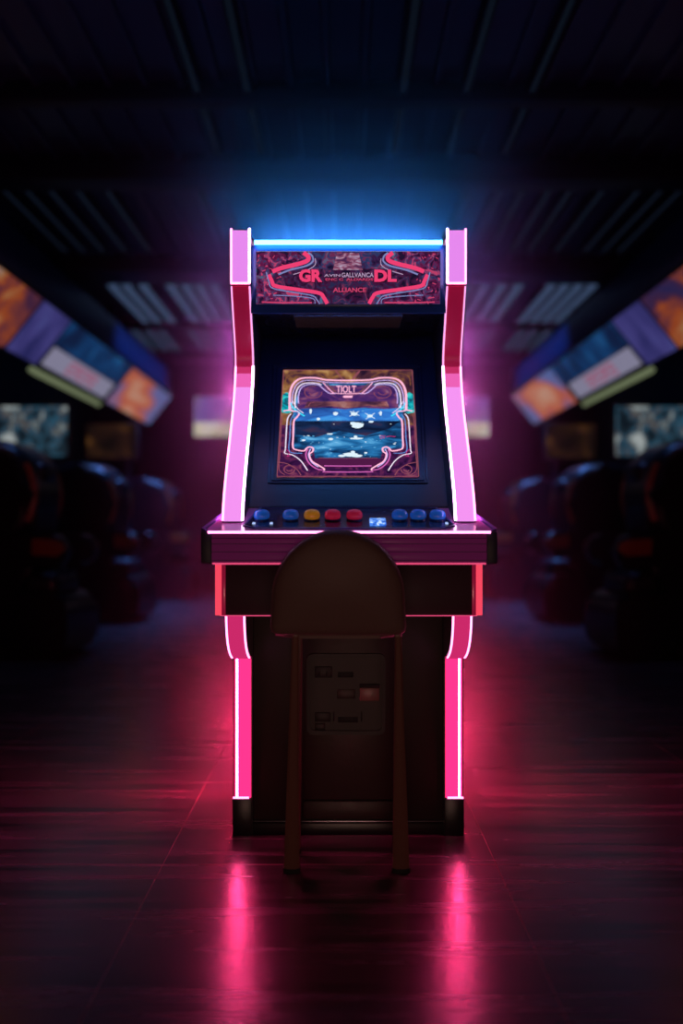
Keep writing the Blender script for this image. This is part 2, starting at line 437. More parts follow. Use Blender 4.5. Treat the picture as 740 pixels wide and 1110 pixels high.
# ------------------------------------------------------------------ lounge gaming chairs along both walls
def egg(cx, cz, rx, rz, n=28, sq=2.3):
    out = []
    for k in range(n):
        t = 2 * PI * k / n; c, s_ = math.cos(t), math.sin(t)
        out.append((cx + rx * math.copysign(abs(c) ** (2 / sq), c), cz + rz * math.copysign(abs(s_) ** (2 / sq), s_)))
    return out
def make_chair(s):
    """s=+1 faces +x (left wall), -1 mirrors it."""
    r = empty('lounge_chair', (0, 0, 0), None, None)
    fx = Matrix.Diagonal((s, 1, 1, 1))
    MB().prism(egg(.0, 1.14, .37, .39), 'y', -.29, .29, M['chair_black'], .10, 5, fx).build('hood', r)
    for sy in (-1, 1):
        arm = rrect(-.42, .64, .62, .86, .10)
        MB().prism(arm, 'y', *sorted((sy * .22, sy * .36)), M['chair_black'], .045, 4, fx).build('armrest', r)
        MB().prism([(.38, .72), (.56, .71), (.615, .75), (.61, .80), (.55, .825), (.38, .835)], 'y', *sorted((sy * .368, sy * .350)), M['chair_orange'], .006, 2, fx).build('arm_trim', r)
        sh = smooth_path([(-.45, .04), (-.46, .4), (-.40, .70), (.0, .68), (.36, .66), (.30, .5), (.18, .3), (.12, .06)], 4)
        MB().prism([tuple(p) for p in sh], 'y', *sorted((sy * .23, sy * .34)), M['chair_black'], .03, 3, fx).build('side_shell', r)
        arc = [(.345 * math.cos(t), sy * .235, 1.14 + .365 * math.sin(t)) for t in [math.radians(q) for q in range(-30, 40, 5)]]
        MB().tube(arc, .034, M['chair_orange'], 8, xf=fx).build('hood_piping', r)
    MB().prism(egg(.14, 1.06, .22, .36), 'y', -.20, .20, M['chair_seat'], .08, 4, fx).build('backrest', r)
    MB().box((.24, -.14, 1.22), (.40, .14, 1.38), M['chair_seat'], .07, 4, fx).build('headrest', r)
    MB().box((-.15, -.24, .42), (.52, .24, .60), M['chair_seat'], .07, 4, fx).build('seat', r)
    pod = smooth_path([(.14, .10), (.16, .36), (.24, .44), (.48, .45), (.58, .41), (.62, .30), (.61, .12), (.56, .03), (.40, .0), (.2, .02)], 4)
    MB().prism([tuple(p) for p in pod], 'y', -.33, .33, M['chair_black'], .06, 4, fx).build('foot_pod', r)
    MB().box((-.44, -.31, 0), (.3, .31, .10), M['kick_black'], .03, 3, fx).build('base', r)
    return r
WHO = ('nearest', 'middle', 'farthest')
for side in ('left', 'right'):
    s = 1 if side == 'left' else -1
    proto = None
    for k, (d, X) in enumerate(((7.75, 2.46), (10.6, 2.50), (13.7, 2.45))):
        o = proto if proto is not None and k == 0 else (make_chair(s) if proto is None else copy_tree(proto))
        if proto is None: proto = o
        o.location = (-s * X, d, 0)
        o.rotation_euler = (0, 0, s * math.radians(-6))
        tag(o, 'black rounded lounge chair with orange trim, %s of three along %s wall' % (WHO[k], side), 'chair', 'lounge chairs along the %s wall' % side)

# ------------------------------------------------------------------ the arcade cabinet
CXX, CD = .02, 3.2
cab = empty('arcade_cabinet', (CXX, CD, 0), 'black upright arcade cabinet edged with glowing pink neon, standing alone in mid room', 'arcade machine')
HI, HO = .285, .342            # inner / outer half width of the cabinet sides
leg = [(0, .0), (0, .53)]
brk = [tuple(p) for p in smooth_path([(.0, .53), (-.075, .543), (-.145, .566), (-.195, .600), (-.222, .640), (-.230, .672)], 5)]
low = [tuple(p) for p in smooth_path([(-.300, .932), (-.265, .998), (-.20, 1.075), (-.11, 1.167), (-.02, 1.262), (.035, 1.345), (.055, 1.40)], 6)]
thr = [tuple(p) for p in smooth_path([(.055, 1.40), (.045, 1.448), (-.01, 1.53), (-.07, 1.62)], 5)]
head = [(-.075, 1.622), (-.075, 1.765), (-.065, 1.783)]
front = leg + brk[1:] + [(-.24, .672), (-.24, .80), (-.300, .90)] + low + thr[1:] + head
prof = front + [(.60, 1.783), (.66, 1.74), (.70, .9), (.70, 0)]
for s in (-1, 1):
    MB().prism(prof, 'x', *sorted((s * HI, s * HO)), M['side_black'], .003, 1).build('side_panel', cab)
def off(path, o):     # push a (y,z) path outwards (towards the player) by o
    P = [Vector(p) for p in path]; out = []
    for i, p in enumerate(P):
        d = P[min(i + 1, len(P) - 1)] - P[max(i - 1, 0)]; d.normalize()
        out.append(p + Vector((-d.y, d.x)) * o)
    return out
def face_strip(name, path, m, s, x0=HI + .004, x1=HO - .004, th=.006, label=None):
    a = off(path, th); mb = MB(); b = off(path, -.001)
    secs = [[(s * x0, q.x, q.y), (s * x0, p.x, p.y), (s * x1, p.x, p.y), (s * x1, q.x, q.y)] for p, q in zip(a, b)]
    mb.loft(secs, m); o = mb.build(name, cab)
    if label: o['label'] = label
    return o
def edge_tube(name, path, m, x, r=.0035, o=.004, label=None):
    t = MB().tube([(x, p.x, p.y) for p in off(path, o)], r, m, 8).build(name, cab)
    if label: t['label'] = label
    return t
for s in (-1, 1):
    face_strip('light_panel', [(-.075, 1.628), (-.075, 1.778)], M['e_head'], s, label='glowing lavender panel at the head of the side')
    face_strip('throat_panel', thr, M['crimson_gloss'], s, label='crimson panel under the head with an added dim glow')
    face_strip('light_panel', low[:-7], M['e_lower'], s, label='glowing lavender pink panel beside the screen')
    face_strip('light_panel', low[-8:-3], M['e_blush'], s, label='glowing rose panel between the red and the lavender glow')
    face_strip('throat_panel', low[-4:], M['e_mid'], s, label='red panel with an added glow above the lower panel')
    face_strip('light_panel', brk, M['e_bracket'], s, label='curved glowing pink bracket under the deck')
    face_strip('light_panel', [(0, .112), (0, .525)], M['e_leg'], s, label='tall glowing pink panel at the foot of the side')
    # neon piping
    edge_tube('neon_tube', [(-.075, 1.625), (-.075, 1.783)], M['e_tube_white'], s * (HI + .002), .0034, .007, 'white neon piping at the inner edge of the head')
    edge_tube('neon_tube', [(-.075, 1.625), (-.075, 1.783)], M['e_tube_pink'], s * (HO - .002), .0032, .006)
    MB().tube([(s * HI, -.083, 1.624), (s * HO, -.083, 1.624)], .0034, M['e_tube_pink'], 8).build('neon_tube', cab)
    edge_tube('neon_tube', thr, M['e_line'], s * (HI + .002), .0028, .007)
    edge_tube('neon_tube', thr, M['e_line'], s * (HO - .002), .0024, .006)
    edge_tube('neon_tube', low, M['e_tube_white'], s * (HI + .002), .0036, .007, 'white neon piping beside the screen')
    edge_tube('neon_tube', low, M['e_tube_pink'], s * (HO - .002), .0034, .006)
    edge_tube('neon_tube', brk[5:], M['e_tube_pink'], s * (HI + .003), .003, .006)
    edge_tube('neon_tube', brk[5:], M['e_tube_pink'], s * (HO - .004), .003, .006)
    edge_tube('neon_tube', [(0, .115), (0, .525)], M['e_leg_tube'], s * (HO - .012), .0028, .008)
    MB().tube([(s * (HI + .01), -.006, .112), (s * HO, -.006, .112)], .003, M['e_tube_pink'], 8).build('neon_tube', cab)
    # unseen strips added along the outer faces to light the haze
    def side_strip(path, m, w=.012, ins=.03):
        a = off(path, -ins); b = off(path, -ins - w)
        secs = [[(s * (HO - .001), p.x, p.y), (s * (HO + .0008), p.x, p.y), (s * (HO + .0008), q.x, q.y), (s * (HO - .001), q.x, q.y)] for p, q in zip(a, b)]
        MB().loft(secs, m).build('side_fill_strip', cab)
    side_strip([(0, .115), (0, .53)], M['e_side_leg'], .012, .14)
    side_strip(brk, M['e_side_mid'])
    side_strip(low[2:-3], M['e_side_high'])
    side_strip(thr[:-1], M['e_side_throat'])
    side_strip([(-.075, 1.635), (-.075, 1.775)], M['e_side_head'])
    # unseen strip added low on the outer face to wash the floor with light
    MB().box((min(s * (HO - .001), s * (HO + .006)), .42, .20), (max(s * (HO - .001), s * (HO + .006)), .67, .22), M['e_side_low'], .001).build('side_fill_strip', cab)
    # kick block
    MB().box((min(s * (HI + .001), s * (HO + .002)), -.008, .0), (max(s * (HI + .001), s * (HO + .002)), .2, .108), M['kick_black'], .003).build('kick_block', cab)
# carcass
MB().box((-.27, .12, 1.7515), (.27, .14, 1.757), M['e_top']).build('top_fill_strip', cab)  # unseen strip added to throw blue onto ceiling and haze
MB().box((-HI, -.056, 1.543), (HI, -.045, 1.562), M['blue_panel']).build('marquee_lip', cab)
MB().box((-.27, -.046, 1.5555), (.27, -.034, 1.5585), M['e_under']).build('under_fill_strip', cab)  # hidden strip added to light bezel, tray and buttons blue
MB().box((-HI, .03, .03), (HI, .05, .80), M['front_brown'], .002).build('front_panel', cab)
MB().box((-HI, .0, .0), (HI, .05, .035), M['kick_black'], .003).build('toe_board', cab)
MB().box((-HI, .012, .0345), (HI, .03, .038), M['screw_steel'], .001).build('toe_trim', cab)
MB().box((-HI, .66, .02), (HI, .69, 1.75), M['side_black'], .003).build('back_panel', cab)
MB().box((-HI, .04, 1.735), (HI, .62, 1.751), M['side_black'], .003).build('top_panel', cab)
# coin door plate and door
xo = -.02
DX0, DX1 = -.135, .145
MB().box((DX0, .018, .10), (DX1, .032, .64), M['door_plate'], .004).build('door_plate', cab)
MB().box((DX0, .018, .04), (DX1, .032, .096), M['door_plate'], .004).build('door_plate', cab)
door = MB()
def cp(px, py): return ((px - CX) / F * CD - CXX, EYE - (py - HZ) / F * CD)     # photo point on the front panel
x0, z1 = cp(332, 709); x1, z0 = cp(418, 797)
o_ = rrect(x0, z0, x1, z1, .02); i_ = rrect(x0 + .012, z0 + .012, x1 - .012, z1 - .012, .014)
door.loft([[(p[0], .019, p[1]) for p in o_], [(p[0], .006, p[1]) for p in o_]], M['door_frame'], cap=False)
door.loft([[(p[0], .006, p[1]) for p in o_], [(p[0], .004, p[1]) for p in [(a[0] * .98 + b[0] * .02, a[1] * .98 + b[1] * .02) for a, b in zip(o_, i_)]], [(p[0], .004, p[1]) for p in i_], [(p[0], .016, p[1]) for p in i_]], M['door_frame'], cap=False)
dobj = door.build('coin_door', cab)
MB().prism(i_, 'y', .013, .019, M['door_leaf']).build('door_leaf', dobj)
def dbox(name, a, b, dep, m, lab=None):
    X0, Z1 = cp(*a); X1, Z0 = cp(*b)
    q = MB().box((X0, .014 - dep, Z0), (X1, .0145, Z1), m, min(.002, dep * .4)).build(name, dobj)
    if lab: q['label'] = lab
dbox('coin_plate', (341, 723), (360, 735), .006, M['door_frame'])
dbox('coin_slot', (345, 728), (347, 733), .007, M['slot_black'])
dbox('coin_slot', (353, 728), (355, 733), .007, M['slot_black'])
dbox('slot', (366, 729), (383, 735), .002, M['slot_black'], 'black slot in the coin door')
dbox('lock_plate', (365, 748), (385, 758), .003, M['door_plate'])
dbox('price_hood', (389.5, 742), (411.5, 746), .012, M['slot_black'])
dbox('price_plate', (390, 746), (411, 760.5), .005, M['label_plate'], 'pale coppery plate on the coin door')
dbox('return_flap', (341, 773), (358, 783), .005, M['door_frame'])
dbox('slot', (366, 778), (388, 784), .002, M['slot_black'], 'black slot in the coin door')
dbox('slot_guide', (361, 772), (362.5, 783), .006, M['door_frame'])
dbox('slot_guide', (391, 772), (392.5, 783), .006, M['door_frame'])
dbox('return_flap', (341, 785), (352, 793), .005, M['door_frame'])
# lower box under the deck
MB().box((-.365, -.25, .672), (.365, .03, .817), M['box_plum'], .004).build('under_deck_box', cab)
for s in (-1, 1):
    MB().box((min(s * .349, s * .3665), -.2545, .674), (max(s * .349, s * .3665), -.24, .815), M['e_red'], .002).build('red_light_strip', cab)
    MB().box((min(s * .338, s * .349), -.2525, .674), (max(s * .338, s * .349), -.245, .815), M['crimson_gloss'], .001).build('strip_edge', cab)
MB().box((-.352, -.2525, .672), (.352, -.2490, .6745), M['e_line_red'], .0005).build('bottom_light_line', cab)
# deck
FD, FW, BD, BW = -.40, .388, -.13, .338
def deck_outline(g=0.0):
    return [(-FW + .028 + g * .4, FD + g), (FW - .028 - g * .4, FD + g), (FW - g, FD + .03), (BW + .012 - g, BD - .06), (BW - .01 - g, BD), (-BW + .01 + g, BD), (-BW - .012 + g, BD - .06), (-FW + g, FD + .03)]
def topz(y): return .903 + (y - FD) * .25
deck = MB()
ol = deck_outline()
deck.loft([[(p[0], p[1], .820) for p in ol], [(p[0], p[1], topz(p[1]) - .016) for p in ol]], M['deck_corner'])
deck.build('control_deck', cab, 20)
tp = deck_outline(.012)
MB().loft([[(p[0], p[1], topz(p[1]) - .018) for p in tp], [(p[0], p[1], topz(p[1])) for p in tp]], M['deck_plum']).build('deck_top', cab, 20)
for s in (-1, 1):
    e = [(-FW + .016, FD + .0), (-FW - .001, FD + .03), (-BW - .013, BD - .06), (-BW + .012, BD)]
    secs = []
    for q in e:
        z = topz(q[1]); w = .009
        secs.append([(-s * q[0], q[1], z - .02), (-s * q[0], q[1], z + .004), (-s * (q[0] + w), q[1] + .002, z + .004), (-s * (q[0] + w), q[1] + .002, z - .01)])
    MB().loft(secs, M['rim_lilac']).build('deck_rim', cab, 20)
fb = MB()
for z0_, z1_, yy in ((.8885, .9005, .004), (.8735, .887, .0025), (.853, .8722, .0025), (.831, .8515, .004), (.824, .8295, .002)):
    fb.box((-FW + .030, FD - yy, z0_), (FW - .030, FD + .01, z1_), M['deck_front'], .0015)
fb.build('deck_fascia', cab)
for s in (-1, 1):
    MB().box((min(s * (FW - .030), s * (FW - .002)), FD - .002, .822), (max(s * (FW - .030), s * (FW - .002)), FD + .03, .905), M['deck_corner'], .003).build('corner_cap', cab)
MB().tube([(-FW + .020, FD - .003, .9035), (FW - .020, FD - .003, .9035)], .0035, M['e_tube_pink'], 8).build('neon_tube', cab)
MB().tube([(-FW + .032, FD - .003, .8215), (FW - .032, FD - .003, .8215)], .0024, M['e_line_red'], 8).build('neon_tube', cab)
# button tray with cut corners
ty0, ty1, tw = FD + .035, BD + .0, .283
def tray(g, dz):
    c = .03
    pts = [(-tw + c * 1.1 + g, ty0 + g), (tw - c * 1.1 - g, ty0 + g), (tw - g, ty0 + c + g), (tw - c - g, ty1 - g), (-tw + c + g, ty1 - g), (-tw + g, ty0 + c + g)]
    return [(x, y, topz(y) + dz) for x, y in pts]
MB().loft([tray(0, -.004), tray(0, .003), tray(.005, .003), tray(.006, -.003)], M['tray_rim'], cap=False).build('tray_rim', cab, 10)
MB().loft([tray(.004, -.006), tray(.004, .0012)], M['tray_navy']).build('button_tray', cab, 10)
tilt = Matrix.Rotation(math.atan(.25), 4, 'X')
def button(px, py, m, lab, d=2.93):
    x = (px - CX) / F * d - CXX; y = d - CD
    xf = Matrix.Translation((x, y, topz(y))) @ tilt
    b = MB().lathe([(.0, .030), (.008, .0295), (.014, .028), (.019, .0245), (.0218, .019), (.0225, .013), (.0215, .008), (.018, .0045), (.0, .0045)], (0, 0, 0), m, 28, xf).build('button', cab)
    b['label'] = lab
    MB().lathe([(.0, .006), (.019, .006), (.0225, .004), (.0235, .0), (.0, -.002)], (0, 0, 0), M['btn_collar'], 28, xf).build('collar', b)
for px, m, lab in ((283.5, 'btn_blue', 'blue domed button, leftmost on the deck'), (315, 'btn_blue', 'blue domed button beside the yellow one'), (338, 'btn_yellow', 'yellow domed button'),
                   (360.5, 'btn_red', 'red domed button beside the yellow one'), (384, 'btn_red', 'red domed button beside the lit square'), (433, 'btn_blue', 'blue domed button beside the lit square'), (453, 'btn_blue', 'middle blue button of the right three'), (474, 'btn_blue', 'blue domed button, rightmost on the deck')):
    button(px, 564, M[m], lab)
xs_ = (409 - CX) / F * 2.90 - CXX; ys_ = 2.885 - CD
xf = Matrix.Translation((xs_, ys_, topz(ys_))) @ tilt
sq = MB().box((-.022, -.026, 0), (.022, .026, .012), M['e_square'], .003, 2, xf).build('square_button', cab); sq['label'] = 'lit blue square button'
for px, dd in ((275, 2.885), (294, 2.885), (484, 2.885)):
    X = (px - CX) / F * dd - CXX; Y = dd - CD
    xf = Matrix.Translation((X, Y, topz(Y))) @ tilt
    MB().box((-.004, -.005, 0), (.004, .005, .005), M['e_stud'], .001, 1, xf).build('indicator_light', cab)

# monitor bay
P0 = Vector((0, -.115, .974)); P1 = Vector((0, .42, 1.57))          # bezel plane, bottom and top edge
bz = MB()
bz.box((-HI, -.128, .945), (HI, -.10, .976), M['bezel_navy'], .003)
ax = (P1 - P0).normalized(); nb = Vector((0, -ax.z, ax.y))
def bp(x, z, o=0.0):     # point on the bezel plane at height z
    t = (z - P0.z) / (P1.z - P0.z); q = P0.lerp(P1, t); return Vector((x, q.y, q.z)) + nb * o
def slab2(mb, x0, x1, z0, z1, o0, o1, m):
    r = lambda o: [bp(x0, z0, o), bp(x1, z0, o), bp(x1, z1, o), bp(x0, z1, o)]
    return mb.loft([r(o0), r(o1)], m)
slab2(bz, -HI, HI, .974, 1.57, -.02, 0, M['bezel_navy']); bz.build('monitor_bezel', cab, 0)
def ray_on_bezel(px, py):
    """photo point -> point on the bezel plane in cabinet coordinates"""
    dx, dz = (px - CX) / F, -(py - HZ) / F
    # y = t, z = EYE + dz*t ; plane: (y-CD-P0.y)*ax.z - (z-P0.z)*ax.y = 0
    t = ((CD + P0.y) * ax.z + (EYE - P0.z) * ax.y) / (ax.z - dz * ax.y)
    return Vector((dx * t - CXX, t - CD, EYE + dz * t))
def lines(mb, pts, w, m, closed=False, o=.002):
    """a flat line of the artwork, drawn in the plane of the bezel"""
    P = list(pts); n = len(P); A, B = [], []
    for i in range(n):
        if closed: d = P[(i + 1) % n] - P[i - 1]
        else: d = P[min(i + 1, n - 1)] - P[max(i - 1, 0)]
        d.normalize(); s_ = d.cross(nb).normalized()
        A.append(P[i] + s_ * w / 2 + nb * o); B.append(P[i] - s_ * w / 2 + nb * o)
    if closed: A.append(A[0]); B.append(B[0])
    mb.strip(A, B, m)
fr = MB()
for (a, b, c, d_) , w in ((((296, 396), (456, 396), (463, 524), (291, 524)), .004), (((300, 398.5), (453, 398.5), (459, 521), (295, 521)), .003)):
    q = [ray_on_bezel(*p) for p in (a, b, c, d_)]
    for i in range(4):
        fr.tube([q[i] + nb * .001, q[(i + 1) % 4] + nb * .001], w * .6, M['bezel_line'], 6)
fr.build('screen_frame', cab, 0)

# screen picture
sc_x, sc_y = 1 / 3.083, 1 / 3.083
def sp(x, y): return ray_on_bezel(260 + x * sc_x, 380 + y * sc_y)
E = {k: emit('art_' + k, c, s) for k, c, s in (
    ('pink', (1.0, .46, .66), 1.15), ('white', (.95, .80, 1.0), 1.0), ('lilac', (.66, .48, 1.0), 1.0), ('blue', (.16, .38, 1.0), .8), ('cyan', (.05, .75, 1.0), 1.0),
    ('magenta', (.85, .16, .62), .75), ('deep', (.16, .02, .12), .5), ('violet', (.10, .035, .26), .6), ('rose', (.55, .14, .2), .55), ('gold', (.50, .20, .06), .5), ('star', (.75, .9, 1.0), 1.0), ('foam', (.12, .45, .8), .9), ('hot', (.9, .05, .35), .6), ('navy', (.01, .025, .12), .6))}
M['art_border'] = emit_noise('art_border', [(.34, (.02, .008, .03)), (.48, (.10, .03, .05)), (.60, (.34, .14, .05)), (.70, (.62, .36, .14))], (1, 1, 1), 20, 6, .8, .5, 3)
M['art_low'] = emit_noise('art_low', [(.34, (.025, .006, .05)), (.5, (.09, .015, .12)), (.62, (.26, .04, .15)), (.75, (.4, .12, .2))], (1, 1, 1), 24, 4, .55, 1.5, 9)
M['art_water'] = emit_noise('art_water', [(.30, (.004, .015, .05)), (.45, (.008, .06, .18)), (.57, (.02, .17, .42)), (.68, (.10, .38, .68)), (.80, (.5, .75, .95))], (.5, 1, 1.8), 20, 6, 1.1, 1.0, 5)
M['art_sky'] = emit_noise('art_sky', [(.32, (.015, .05, .25)), (.5, (.03, .18, .6)), (.66, (.08, .42, .85)), (.8, (.5, .75, .95))], (.5, 1, 1.2), 14, 5, 1.1, 1.0, 1)
M['art_land'] = emit_noise('art_land', [(.30, (.02, .012, .05)), (.46, (.16, .05, .10)), (.60, (.50, .17, .17)), (.74, (.75, .42, .4))], (.6, 1, 1.6), 18, 5, .6, 1, 2)
M['art_violet'] = emit_noise('art_violet', [(.35, (.03, .015, .12)), (.5, (.10, .03, .20)), (.62, (.26, .07, .20)), (.75, (.5, .25, .4))], (.7, 1, 1.4), 22, 4, .7, 1, 3)
M['art_teal'] = emit_noise('art_teal', [(.35, (.01, .08, .14)), (.5, (.0, .4, .5)), (.62, (.05, .75, .7)), (.75, (.3, .2, .6))], (1, 1, 1), 40, 4, .9, 1.5, 1)
M['art_dusk'] = emit_noise('art_dusk', [(.34, (.006, .012, .045)), (.5, (.012, .035, .12)), (.62, (.07, .04, .10)), (.75, (.02, .14, .34))], (.5, 1, 1.6), 12, 5, .7, 1, 8)
scr = MB()
def fill(pts, m, o): scr.poly([sp(*p) + nb * o for p in pts], m)
def gl(pts, w, m, o=.0036, n=5, closed=False, mirror=True, raw=False):
    P_ = [Vector((a, b, 0)) for a, b in pts]
    P_ = P_ if raw else smooth_path(P_, n)
    for mir in ((0, 1) if mirror else (0,)):
        Q = [sp((2 * 360.5 - p.x) if mir else p.x, p.y) for p in P_]
        lines(scr, Q, w * .00087, m, closed, o)
slab = None
tl, tr, br, bl = (146, 66), (577, 66), (594, 425), (123, 425)
scr.loft([[sp(*p) - nb * .001 for p in (tl, tr, br, bl)], [sp(*p) + nb * .001 for p in (tl, tr, br, bl)]], M['art_border'])
fill([(135, 250), (588, 250), (594, 425), (123, 425)], M['art_low'], .0014)
fill([(200, 110), (520, 110), (545, 200), (545, 330), (478, 330), (470, 362), (250, 362), (245, 330), (180, 330), (178, 200)], M['art_water'], .0018)
fill([(190, 195), (530, 195), (530, 238), (182, 238)], M['art_sky'], .0020)
fill([(184, 236), (536, 236), (500, 262), (420, 286), (330, 270), (250, 292), (184, 282)], M['art_dusk'], .0020)
fill([(195, 118), (525, 118), (530, 194), (480, 197), (420, 192), (350, 198), (270, 192), (192, 197)], M['art_violet'], .0022)
fill([(225, 172), (490, 172), (500, 192), (430, 187), (360, 194), (300, 188), (215, 193)], M['art_land'], .0024)
fill([(250, 362), (470, 362), (472, 392), (244, 392)], E['deep'], .0022)
# corner bits
for mir in (0, 1):
    X = (lambda v: 2 * 360.5 - v) if mir else (lambda v: v)
    fill([(X(a), b) for a, b in ((143, 148), (156, 140), (170, 150), (172, 190), (180, 204), (160, 212), (138, 208))], M['art_teal'], .0016)
# neon border
gl([(166, 200), (166, 170), (168, 140), (180, 112), (205, 96), (250, 94), (290, 101), (360.5, 103)], 8, E['pink'])
gl([(174, 196), (174, 172), (177, 145), (189, 118), (212, 104), (250, 103), (290, 109), (360.5, 111)], 4, E['lilac'])
gl([(185, 195), (184, 170), (188, 142), (199, 122), (218, 112), (255, 112), (272, 118)], 5, E['white'])
gl([(196, 180), (195, 160), (200, 136), (212, 122), (232, 116), (262, 118), (282, 134), (300, 146), (322, 146)], 4, E['lilac'])
gl([(278, 110), (300, 134), (314, 146)], 4, E['pink']); gl([(288, 110), (308, 130), (322, 144)], 3, E['gold'])
gl([(300, 146), (360.5, 147)], 4, E['pink'])
gl([(320, 70), (335, 90), (345, 100)], 4, E['rose']); gl([(400, 70), (385, 84), (376, 98)], 4, E['rose'], mirror=False)
gl([(250, 75), (268, 84), (284, 96)], 3, E['gold'])
gl([(152, 120), (156, 92), (180, 80), (220, 80)], 3, E['gold'])
gl([(168, 176), (180, 196), (200, 212), (216, 222)], 6, E['cyan']); gl([(174, 170), (192, 196), (212, 212)], 3, E['white'])
gl([(145, 205), (165, 202), (176, 205), (192, 206), (198, 214), (190, 226), (180, 240), (178, 290), (177, 326), (190, 335), (214, 338), (222, 330), (232, 325), (244, 329), (243, 340), (232, 350), (240, 372), (262, 386), (281, 398), (279, 404)], 6, E['pink'])
gl([(171, 214), (160, 228), (156, 260), (152, 330), (150, 346), (176, 352), (204, 372), (226, 404)], 4, E['white'])
gl([(182, 215), (170, 236), (167, 290), (166, 340), (208, 346)], 3, E['blue'])
gl([(226, 332), (220, 352), (230, 378), (256, 398), (280, 402)], 5, E['magenta'])
gl([(236, 332), (229, 352), (240, 376), (262, 392)], 4, E['lilac'])
gl([(281, 388), (360.5, 389)], 5, E['magenta']); gl([(276, 408), (360.5, 409)], 5, E['magenta']); gl([(262, 362), (360.5, 363)], 2, E['rose'])
gl([(143, 215), (138, 260), (133, 350), (131, 400), (150, 418)], 3, E['rose']); gl([(131, 376), (160, 382), (190, 400), (204, 420)], 3, E['rose'])
gl([(146, 68), (140, 160), (132, 290), (124, 423)], 3, E['rose'], raw=True); gl([(146, 68), (360.5, 68)], 3, E['rose'], raw=True); gl([(124, 423), (360.5, 423)], 3, E['rose'], raw=True)
for c, rx, ry in (((245, 142), 29, 20), ((165, 400), 18, 14)):
    gl([(c[0] + rx * math.cos(t), c[1] + ry * math.sin(t)) for t in [2 * PI * k / 20 for k in range(17)]], 3, E['rose'], raw=True)
    gl([(c[0] - rx * .5, c[1] + 2), (c[0] - rx * .2, c[1] + ry * .45), (c[0] + rx * .3, c[1] + ry * .3), (c[0] + rx * .5, c[1])], 3, E['rose'])
gl([(150, 330), (165, 342), (158, 356), (172, 352)], 3, E['hot'])
gl([(228, 190), (236, 178), (250, 176)], 3, E['rose'])
# sparks on the water
def dot(x, y, rx, ry, m=None, o=.0028):
    n = 12; fill([(x + rx * math.cos(2 * PI * k / n) * (1 + .25 * math.sin(3 * k)), y + ry * math.sin(2 * PI * k / n)) for k in range(n)], m or E['star'], o)
for x, y, rx, ry in ((319, 213, 8, 6), (262, 231, 6, 4.5), (381, 214, 11, 6), (434, 221, 9, 5), (438, 240, 8, 3.5), (392, 252, 20, 10), (378, 246, 10, 6), (303, 298, 8, 4), (300, 281, 10, 2.5), (388, 296, 22, 3), (386, 290, 6, 4), (368, 350, 24, 7), (390, 354, 18, 5), (340, 354, 12, 4), (377, 342, 7, 5), (470, 212, 4, 8), (420, 344, 5, 3), (212, 302, 7, 3), (236, 205, 4, 9)):
    dot(x, y, rx, ry)
for _ in range(46):
    x_ = random.uniform(195, 525); y_ = random.uniform(285, 358) if random.random() < .7 else random.uniform(200, 250)
    dot(x_, y_, random.uniform(1.5, 5), random.uniform(.8, 1.8), E['star'] if random.random() < .4 else E['foam'])
for a, b in (((418, 212), (450, 230)), ((450, 212), (420, 232)), ((366, 206), (398, 220)), ((398, 206), (366, 222))): gl([a, b], 3, E['star'], mirror=False, raw=True)
fill([(345, 153), (376, 153), (376, 160), (345, 160)], E['pink'], .003)

def text_into(mb, body, m, fn, size_fit, bold=0.0):
    """lettering: turn a text into flat faces and lay it out with fn(u, v), u and v 0..1 over its own box"""
    cu = bpy.data.curves.new('lettering', 'FONT'); cu.body = body; cu.offset = bold; cu.resolution_u = 3
    ob = bpy.data.objects.new('lettering', cu); COL.objects.link(ob)
    bpy.context.view_layer.update()
    dg = bpy.context.evaluated_depsgraph_get()
    me = bpy.data.meshes.new_from_object(ob.evaluated_get(dg))
    xs = [v.co.x for v in me.vertices]; ys = [v.co.y for v in me.vertices]
    x0, x1, y0, y1 = min(xs), max(xs), min(ys), max(ys)
    for v in me.vertices: v.co = fn((v.co.x - x0) / (x1 - x0), (v.co.y - y0) / (y1 - y0))
    t = bmesh.new(); t.from_mesh(me); bpy.data.meshes.remove(me)
    mb.merge(t, m)
    bpy.data.objects.remove(ob); bpy.data.curves.remove(cu)
text_into(scr, 'TIOLT', E['pink'], lambda u, v: sp(322 + 66 * u, 144 - 24 * v) + nb * .0036, None, .012)
text_into(scr, 'OV', E['hot'], lambda u, v: sp(467 + 18 * u, 298 - 12 * v) + nb * .0036, None, .012)
gl([(488, 292), (500, 289), (520, 291)], 3, E['hot'], mirror=False)
scr.build('screen', cab, 0)

# speaker panel under the marquee, marquee box
MB().loft([[(-HI, .42, 1.555), (HI, .42, 1.555), (HI, -.03, 1.560), (-HI, -.03, 1.560)], [(-HI, .44, 1.575), (HI, .44, 1.575), (HI, -.03, 1.575), (-HI, -.03, 1.575)]], M['black_gloss']).build('speaker_panel', cab, 0)
sg = MB()
for k in range(9): sg.box((-.165, .05 + k * .022, 1.5525), (.165, .058 + k * .022, 1.559), M['front_brown'], .001)
sg.build('speaker_grille', cab, 0)
MQ = -.055
MB().box((-HI, MQ, 1.558), (HI, .04, 1.751), M['blue_panel'], .003).build('marquee_box', cab)
def mp_(x, y, o=0.0):     # photo px of the marquee crop (offset 265,258 scale 3.217) -> face point
    px, py = 265 + x / 3.217, 258 + y / 3.217; d = CD + MQ
    return Vector(((px - CX) / F * d - CXX, MQ - .002 - o, EYE - (py - HZ) / F * d))
M['mq_back'] = emit_noise('mq_back', [(.33, (.014, .01, .05)), (.43, (.07, .02, .10)), (.50, (.03, .07, .22)), (.57, (.26, .03, .12)), (.66, (.07, .25, .45))], (1, 1, 1.2), 30, 6, .6, .9, 4)
